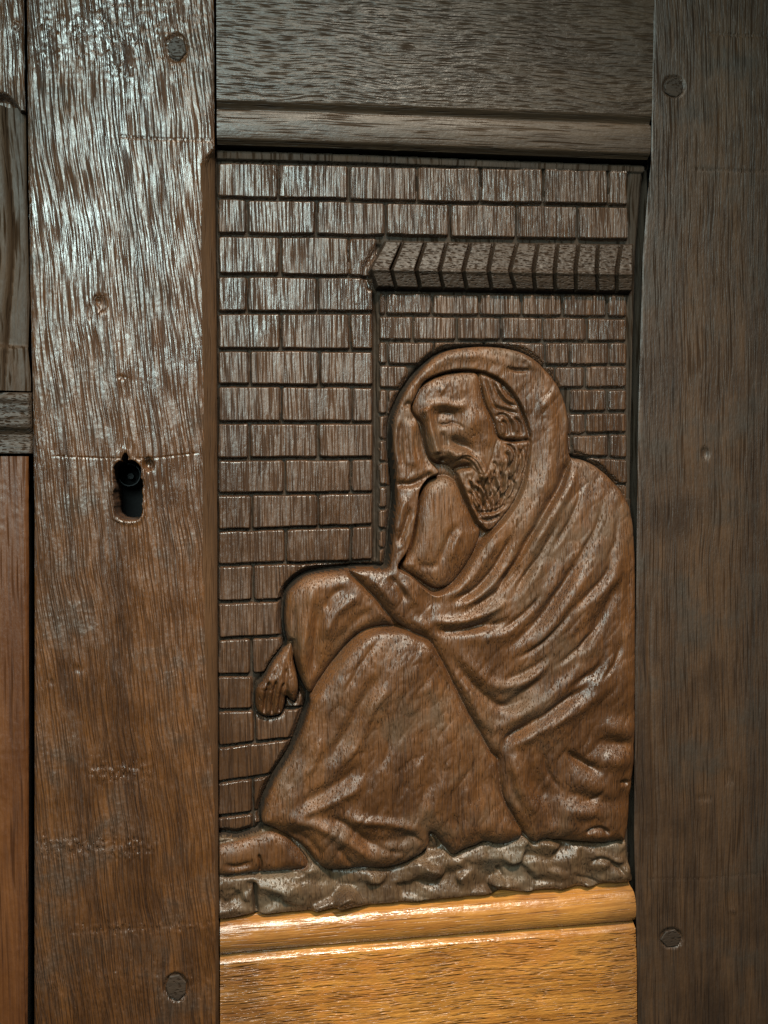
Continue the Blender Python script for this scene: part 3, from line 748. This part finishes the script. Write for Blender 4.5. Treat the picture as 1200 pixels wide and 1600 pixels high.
# hood: rolled rim and a nick at the crown
stroke([(622, 640), (640, 606), (664, 581), (695, 563), (735, 558), (775, 565), (806, 584)], 2.2, 7, 0.15, o)
stroke([(786, 577), (808, 580), (826, 580)], -5.5, 3.2, 0.3, o)
stroke([(806, 560), (822, 566), (832, 584)], 3.0, 6, 0.3, o)
stroke([(838, 600), (852, 640), (858, 690), (850, 740), (826, 790)], 3.5, 15, 0.2, o)
bump(845, 632, 7, 8, 2.5, 0, o)
stroke([(862, 610), (874, 650), (876, 690)], -2.5, 8, 0.3, o)
# hood hanging at the left of the face, and its tail below
stroke([(620, 646), (615, 690), (620, 742)], 2.5, 4.5, 0.2, o)
stroke([(626, 655), (623, 690), (628, 735)], -3.0, 3.5, 0.25, o)
stroke([(636, 662), (634, 690), (638, 728)], -1.8, 2.2, 0.3, o); stroke([(646, 668), (646, 695), (652, 728)], -1.8, 2.2, 0.3, o)
stroke([(640, 652), (638, 690), (644, 738)], 5.0, 9, 0.2, o)
stroke([(656, 664), (658, 700), (668, 735)], -5.0, 6, 0.25, o)
stroke([(614, 756), (634, 757), (652, 752), (676, 738)], -6.0, 5.5, 0.15, o)
stroke([(633, 772), (622, 800), (613, 840)], 3.5, 6, 0.25, o)
stroke([(640, 790), (630, 820), (619, 856)], -5.0, 4.0, 0.25, o)
stroke([(645, 640), (636, 632), (628, 640)], -4.0, 4, 0.3, o)
# folds
def fold(pts, amp=5.0, w=7.5, off=(-9, -7), vw=7.0, va=None):
    stroke(pts, amp * 0.8, w * 1.35, 0.45, o)
    stroke([(px + off[0] * 1.1, py + off[1] * 1.1) for px, py in pts], va if va is not None else -0.95 * amp, vw * 0.85, 0.4, o)
stroke([(797, 827), (783, 857), (763, 890), (737, 919), (703, 937)], -6.0, 5.0, 0.2, o)
stroke([(776, 832), (755, 866), (733, 898), (706, 924), (685, 934)], 4.0, 7.0, 0.2, o)
stroke([(806, 850), (786, 884), (757, 915), (722, 940), (690, 950)], 4.0, 6.0, 0.25, o)
stroke([(812, 872), (788, 905), (758, 932), (722, 952)], -5.0, 5.0, 0.25, o)
stroke([(790, 930), (765, 948), (730, 962), (695, 968), (660, 965)], 5.5, 7.0, 0.25, o)
stroke([(770, 962), (740, 976), (705, 984), (670, 982)], -5.5, 5.5, 0.25, o)
fold([(844, 868), (832, 890), (815, 917), (797, 947)], 4.0, 6.0, (-9, -6), 6.0)
fold([(930, 828), (918, 872), (892, 909), (871, 940), (850, 972), (823, 997), (797, 1016), (765, 1032)], 6.5, 8.0, (-11, -9), 8.0)
fold([(958, 850), (949, 895), (924, 927), (900, 950), (880, 964)], 5.0, 6.5, (-9, -8), 6.5)
fold([(922, 985), (912, 1008), (898, 1030)], 4.0, 6, (-8, -6), 6)
fold([(868, 1019), (845, 1042), (817, 1060), (780, 1074)], 5.5, 7, (-7, -11), 7.0)
fold([(948, 1012), (935, 1046), (907, 1068), (880, 1085)], 5.0, 6.5, (-9, -9), 6.5)
fold([(806, 970), (775, 986), (738, 992), (700, 1000)], 5.0, 8, (-2, -13), 7.0)
fold([(832, 1090), (803, 1109), (775, 1118)], 4.5, 7, (-3, -11), 6)
fold([(836, 1137), (808, 1150), (786, 1166)], 4.5, 7, (-6, -10), 6)
fold([(905, 1080), (872, 1105), (850, 1125)], 3.5, 7, (-6, -9), 7)
for pts, a_, w_ in (([(690, 1002), (704, 1027), (735, 1068), (772, 1097), (795, 1091), (830, 1060), (868, 1014)], -5.5, 7.0),
                    ([(700, 1000), (728, 1032), (760, 1062), (790, 1066), (830, 1040), (870, 995)], 4.0, 9.0),
                    ([(762, 1150), (773, 1176), (789, 1149), (837, 1117), (890, 1080), (948, 1022)], -6.0, 7.0),
                    ([(735, 1095), (765, 1130), (790, 1122), (835, 1095), (880, 1058), (915, 1020)], 4.5, 10.0),
                    ([(790, 1170), (815, 1145), (850, 1125), (900, 1095), (955, 1045)], 4.5, 9.0),
                    ([(800, 985), (835, 955), (872, 905), (893, 860)], -4.0, 9.0),
                    ([(905, 990), (935, 950), (960, 900)], -4.0, 8.0)):
    stroke(pts, a_, w_, 0.3, o)
stroke([(712, 1050), (735, 1095), (758, 1140)], 3.0, 8, 0.3, o)
stroke([(972, 830), (974, 900), (970, 980)], -3.0, 7, 0.3, o)
stroke([(868, 1164), (882, 1172), (904, 1186), (936, 1202)], -8.0, 6.0, 0.4, o)
bump(905, 1212, 34, 15, 6.0, 0.45, o); bump(955, 1132, 26, 14, 7.0, 0.25, o); bump(955, 1156, 24, 8, -5.0, 0.1, o)
bump(948, 1180, 30, 13, 6.5, 0.1, o); bump(902, 1260, 34, 13, 6.5, 0.1, o); bump(905, 1238, 38, 10, -5.0, 0.15, o)
bump(905, 1285, 44, 12, 3.0, 0.0, o); bump(875, 1140, 34, 30, 4.0, 0.6, o); bump(960, 1080, 16, 40, 3.5, 0.2, o)
stroke([(800, 1165), (802, 1200), (815, 1235), (842, 1278)], 6.0, 12, 0.3, o)
stroke([(826, 1180), (834, 1220), (855, 1255), (858, 1300)], -5.0, 13, 0.3, o)
stroke([(790, 1190), (795, 1225), (808, 1260)], -3.0, 5, 0.25, o)
stroke([(906, 1296), (916, 1287), (932, 1286), (944, 1296)], -5.0, 3.2, 0.2, o)
bump(926, 1299, 16, 8, 4, 0, o)
stroke([(958, 1218), (968, 1216), (974, 1222)], -5.0, 4, 0.3, o); bump(967, 1240, 12, 18, -6, 0, o)
# folds of the part that crosses the arm
stroke([(600, 897), (620, 915), (632, 940)], -4.5, 5.5, 0.25, o)
stroke([(575, 898), (595, 918), (618, 948)], 3.0, 7, 0.25, o)
stroke([(620, 905), (638, 925), (650, 948)], 3.0, 7, 0.25, o)
stroke([(640, 960), (655, 972), (672, 982)], 3.0, 9, 0.25, o)
bump(668, 935, 16, 12, -4, 0.5, o)

for pts, a_, w_ in (([(905, 745), (892, 790), (868, 835), (845, 870)], -3.0, 4.0), ([(935, 770), (925, 815), (900, 860), (870, 905)], -3.0, 4.0),
                    ([(955, 800), (950, 845), (930, 885)], -2.5, 4.0), ([(870, 800), (850, 840), (822, 885), (790, 925)], -3.0, 3.5),
                    ([(845, 910), (820, 945), (785, 975), (750, 990)], -3.5, 4.0), ([(890, 935), (862, 975), (825, 1010), (785, 1030)], -3.5, 4.0),
                    ([(940, 950), (915, 985), (880, 1020), (850, 1040)], -3.5, 4.0), ([(965, 985), (950, 1030), (920, 1065)], -3.0, 4.0),
                    ([(840, 1160), (850, 1200), (875, 1235)], -3.0, 4.0), ([(940, 1215), (920, 1240), (880, 1250)], -2.5, 4.0)):
    stroke(pts, a_, w_, 0.35, o)
# ---- hollow under the hood, face, hair, beard, forearm
layer(cloak_lab, HOLLOW, lambda d, x, y, h0: 14 - 15.0 * sstep(-2, 4, d) + 0 * x, e=4.0)
face_lab = new_label('face', 'panel', 'carved old face with a heavy brow, bowed and turned to the left')
def face_h(d, x, y, h0):
    h = 5 + 7.5 * round_prof(d / 15.0) + 3.5 * np.exp(-((x - 725) / 34) ** 2 - ((y - 650) / 55) ** 2)
    return h + 0.4 * vnoise(x, y, 6, 10, 55, 2)
layer(face_lab, FACE_P, face_h, e=2.6, crease=2.5, cw=4)
beard_lab = new_label('beard', 'panel', 'carved curling beard resting against the forearm')
layer(beard_lab, BEARD, lambda d, x, y, h0: 9 + 4.5 * round_prof(d / 9.0) + 1.2 * vnoise(x, y, 7, 9, 56, 2), e=7.0, crease=0.0, cw=3)
o = [face_lab]
bump(694, 610, 36, 20, 4.0, -0.2, o)                                    # forehead
stroke([(652, 640), (664, 635), (690, 632), (712, 636), (732, 629)], 4.5, 7, 0.25, o)   # brow
bump(697, 653, 19, 12, -9.5, -0.12, o)                                 # eye socket
bump(695, 655, 12, 6.5, 5.5, -0.1, o); stroke([(681, 661), (694, 664), (709, 658)], -2.6, 1.8, 0.3, o); stroke([(680, 648), (694, 645), (710, 648)], -1.8, 2.2, 0.3, o)
stroke([(702, 660), (714, 664), (722, 672)], -2.0, 2.5, 0.3, o)
stroke([(660, 636), (667, 655), (671, 674), (676, 694), (682, 712)], 8.5, 7.0, 0.10, o)   # nose
bump(680, 711, 9, 8, 4.5, 0, o); bump(700, 705, 8, 6.5, 5.5, 0.3, o)
stroke([(690, 672), (692, 690), (691, 704)], -4.0, 4.5, 0.3, o)
bump(691, 719, 6, 4, -7, 0, o); bump(702, 727, 9, 7, -7, 0.2, o)
bump(732, 660, 19, 22, 6.5, 0.3, o)                                     # cheekbone
stroke([(696, 683), (712, 690), (730, 701), (748, 722)], -6.5, 6.5, 0.25, o)    # fold from nose to mouth
bump(716, 696, 14, 7, -4.0, 0.5, o)
stroke([(750, 640), (758, 670), (760, 705)], 3.0, 10, 0.3, o)
stroke([(702, 722), (711, 713), (726, 709), (740, 716), (750, 731), (758, 754)], 8.0, 8.5, 0.15, o + [beard_lab])  # moustache
for p in ([(708, 722), (720, 716), (734, 722), (746, 740)], [(715, 711), (730, 708), (744, 718), (754, 738)], [(712, 716), (726, 713), (740, 721), (751, 742)]):
    stroke(p, -2.2, 1.6, 0.15, o + [beard_lab])
stroke([(704, 737), (720, 730), (738, 728)], -9.0, 4.0, 0.2, o + [beard_lab])          # mouth
sl_ = box_slice([(646, 584), (750, 640)], 0)                            # tool marks on the forehead
H[sl_] += np.where(LAB[sl_] == face_lab, 1.6 * vnoise(X[sl_], Y[sl_], 4.5, 10, 59, 2) * np.exp(-((X[sl_] - 692) / 34) ** 2 - ((Y[sl_] - 610) / 18) ** 2), 0)
hair_lab = new_label('hair', 'panel', 'carved wavy hair beside the cheek under the hood')
layer(hair_lab, HAIR, lambda d, x, y, h0: 5 + 7.5 * round_prof(d / 8.0), e=2.4, crease=2, cw=3)
o = [hair_lab]
for p in ([(757, 590), (762, 612), (770, 634), (790, 642), (812, 648)], [(768, 593), (776, 615), (790, 630), (808, 636)], [(780, 600), (790, 615), (803, 626)],
          [(770, 652), (785, 648), (795, 660), (798, 682)], [(778, 660), (788, 662), (790, 682)], [(800, 652), (810, 662), (813, 682)]):
    stroke(p, -4.2, 2.6, 0.2, o)
for p in ([(756, 596), (762, 622), (772, 640)], [(790, 650), (802, 660), (806, 680)], [(776, 652), (784, 668), (784, 682)], [(774, 602), (786, 622), (800, 634)]):
    stroke(p, 2.5, 3.0, 0.25, o)
o = [beard_lab]
for p in ([(738, 752), (750, 757), (758, 772), (761, 786)], [(733, 760), (745, 766), (752, 780), (756, 792)], [(727, 766), (738, 776), (745, 790), (748, 800)],
          [(760, 752), (762, 768), (766, 780)], [(770, 742), (772, 760), (780, 772), (782, 786)], [(781, 735), (784, 752), (780, 768)],
          [(783, 694), (796, 698), (802, 712), (796, 728), (788, 736)], [(784, 706), (791, 712), (792, 726), (786, 742)], [(804, 696), (812, 712), (810, 735), (800, 752)],
          [(792, 744), (802, 758), (796, 776)], [(816, 700), (819, 722), (812, 748)], [(740, 798), (756, 800), (776, 796), (792, 784)], [(746, 810), (762, 812), (780, 804)],
          [(768, 720), (774, 730), (770, 744)]):
    stroke(p, -4.0, 2.4, 0.2, o)
for p in ([(736, 756), (748, 762), (756, 778)], [(776, 746), (778, 762), (786, 776)], [(789, 700), (797, 710), (794, 726)], [(806, 700), (806, 722), (798, 744)], [(730, 768), (741, 782), (746, 796)], [(750, 805), (770, 804), (786, 794)]):
    stroke(p, 2.4, 2.8, 0.25, o)
rb = np.random.default_rng(5)
for k in range(26):
    t = k / 25.0
    x0 = 728 + 92 * t + rb.uniform(-2, 2); y0 = 742 - 50 * t ** 1.3 + rb.uniform(-3, 8)
    x1 = 748 + 34 * t + rb.uniform(-3, 3); y1 = 816 - 28 * t + rb.uniform(-8, 4)
    pts = []
    for q in np.linspace(0, 1, 6):
        wv = 4.5 * math.sin(q * 8.0 + k * 1.7) * (0.4 + q * 0.6)
        pts.append((x0 + (x1 - x0) * q + wv + 7 * math.sin(q * 3.14) * t, y0 + (y1 - y0) * q))
    stroke(pts, -4.2 if k % 2 == 0 else 2.6, 2.0, 0.15, o)
arm_lab = new_label('forearm', 'panel', 'carved smooth forearm propping the bearded chin')
def arm_h(d, x, y, h0):
    fade = 1 - 0.25 * sstep(850, 905, y) - 0.12 * sstep(700, 745, x)
    return 3 + 15 * round_prof(d / 24.0) * fade + 0.4 * vnoise(x, y, 12, 22, 57, 2)
layer(arm_lab, FOREARM, arm_h, e=3.0, crease=3.0, cw=4)
o = [arm_lab]
stroke([(715, 815), (700, 838), (690, 862), (682, 885)], -3.5, 6, 0.3, o)
stroke([(722, 822), (708, 848), (700, 880)], 2.5, 6, 0.3, o)
stroke([(640, 872), (662, 884), (690, 880)], -2.5, 6, 0.3, o)

edge_strip = (LAB == 0) & (X > 968) & (X < xr_e - 6.5) & (Y > 780) & (Y < 1384)
H = np.where(edge_strip, np.maximum(H, -3.0), H)
fig_mask = LAB >= g_lab
H = np.where(fig_mask, np.where(H > 0, H * 1.22, H), H)
# ---- gaps along the frame, and the panel's edges
H = np.where(X > xr_e - 6.5, -30.0, H)
H = np.where(Y < top_lip + 7, -24.0, H)
bl = curve_at(BOT_LIP, X)
H = np.where(Y > bl - 5.0, np.minimum(H, -14.0), H)
H = np.where(X < curve_at(LS_R, Y) + 0.8, np.minimum(H, -10), H)

# ---- cut the relief into its pieces
P = W(X, Y, H, 6.0)
dPx = np.gradient(P, axis=1); dPy = np.gradient(P, axis=0)
NR = np.cross(dPy, dPx); NR /= np.linalg.norm(NR, axis=-1, keepdims=True) + 1e-12
if np.mean(NR[..., 1]) > 0: NR = -NR
ny, nx = X.shape
idx = np.arange(ny * nx).reshape(ny, nx)
quads = np.stack([idx[:-1, :-1], idx[1:, :-1], idx[1:, 1:], idx[:-1, 1:]], -1).reshape(-1, 4)
ql = LAB[:-1, :-1].reshape(-1)
Pv = P.reshape(-1, 3); Nv = NR.reshape(-1, 3)
order = np.argsort(ql, kind='stable'); qs = ql[order]
panel = None
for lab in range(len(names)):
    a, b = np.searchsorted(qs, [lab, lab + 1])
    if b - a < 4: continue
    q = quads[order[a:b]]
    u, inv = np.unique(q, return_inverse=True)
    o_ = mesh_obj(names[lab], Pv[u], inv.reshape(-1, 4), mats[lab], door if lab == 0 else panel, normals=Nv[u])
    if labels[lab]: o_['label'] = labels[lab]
    if lab == 0:
        panel = o_; panel['label'] = 'recessed carved oak panel with brickwork and a seated hooded man'

# ------------------------------------------------------------------ the cabinet frame left of the door
fb = plane_pt(np.array(5.0), np.array(1660.0), np.array(0.0))
frame = empty('cabinet_frame', tuple(fb), 'narrow edge of the cabinet frame left of the door, across the black gap', 'cabinet_frame')
def simple_h(face, seed, rnd=4.0, sx=20, sy=120, a=0.8):
    def f(X, Y, dl, dr):
        return face + a * vnoise(X, Y, sx, sy, seed, 2) + 0.5 * vnoise(X, Y, 5, 9, seed + 1, 2) * (vnoise(X, Y, 40, 90, seed + 2, 2) > 0.1) - (rnd + 2.0 * vnoise(X, Y, 9, 14, seed + 3, 2)) * np.exp(-(dr / 2.5))
    return f
def upper_h(X, Y, dl, dr):
    h = 22 + 2.6 * vnoise(X, Y, 9, 160, 61, 2) - 4 * np.exp(-dr / 2.5)
    edge = 146 + 24 * np.clip(X / 30.0, 0, 1.5) ** 2
    h -= 20 * sstep(-4, 6, Y - edge)
    bmp = np.exp(-((X - 26) / 7) ** 2 - ((Y - 42) / 8) ** 2) * 3
    return h + bmp
def mid_h(X, Y, dl, dr):
    # a turned, bellied moulding standing in front of a hollow
    belly = 8 + 12 * np.exp(-((Y - 375) / 130) ** 2)
    h = 8 - 3 * np.exp(-dr / 3) + 0.8 * vnoise(X, Y, 25, 60, 62, 2)
    h += 13 * round_prof((belly - X + 2) / 16.0) * (X < belly + 2)
    h += 6 * sstep(535, 550, Y) * np.exp(-((X - 8 - (Y - 550) * 0.15) / 12) ** 2) + 4 * sstep(538, 546, Y)
    return h
A = [(36, -80), (37, 0), (38, 120), (39, 175)]
plank('upper_block', [(-90, -80), (-90, 175)], A, -80, 172, upper_h, 'stile', frame, 22, step=1.6, under_r=14)
plank('baluster_moulding', [(-90, 160), (-90, 700)], [(39, 160), (41, 300), (45, 470), (43, 540), (48, 590), (48, 700)], 168, 611, mid_h, 'recess', frame, 10, step=1.8, under_r=14)
def cross_h(X, Y, dl, dr):
    return 20 + 1.8 * vnoise(X, Y, 80, 7, 63, 2) - 5 * np.exp(-(dr / 3)) - 4 * np.exp(-((Y - 612) / 3)) - 9 * sstep(664, 680, Y) * (1 - 0.4 * sstep(684, 704, Y))
plank('cross_rail', [(-90, 600), (-90, 720)], [(48, 600), (49, 640), (50, 690), (49, 720)], 613, 708, cross_h, 'tile', frame, 20, step=1.6, under_r=14)
plank('lower_board', [(-90, 700), (-90, 1680)], [(44, 700), (44, 1200), (42, 1600), (42, 1680)], 713, 1680, simple_h(18, 64, 5, 14, 200, 0.7), 'red', frame, 18, step=2.4, under_r=20)

# dark inside of the cabinet, seen in the gaps
a4 = W(np.array([-160., 1320., 1320., -160.]), np.array([-120., -120., 1720., 1720.]), np.full(4, -60.0), 0)
b4 = a4.copy(); b4[:, 1] += 0.01
inside = mesh_obj('cabinet_interior', np.vstack([a4, b4]), [(0, 1, 2, 3), (4, 7, 6, 5), (0, 4, 5, 1), (1, 5, 6, 2), (2, 6, 7, 3), (3, 7, 4, 0)], 'void', None, smooth=False)
inside['kind'] = 'structure'
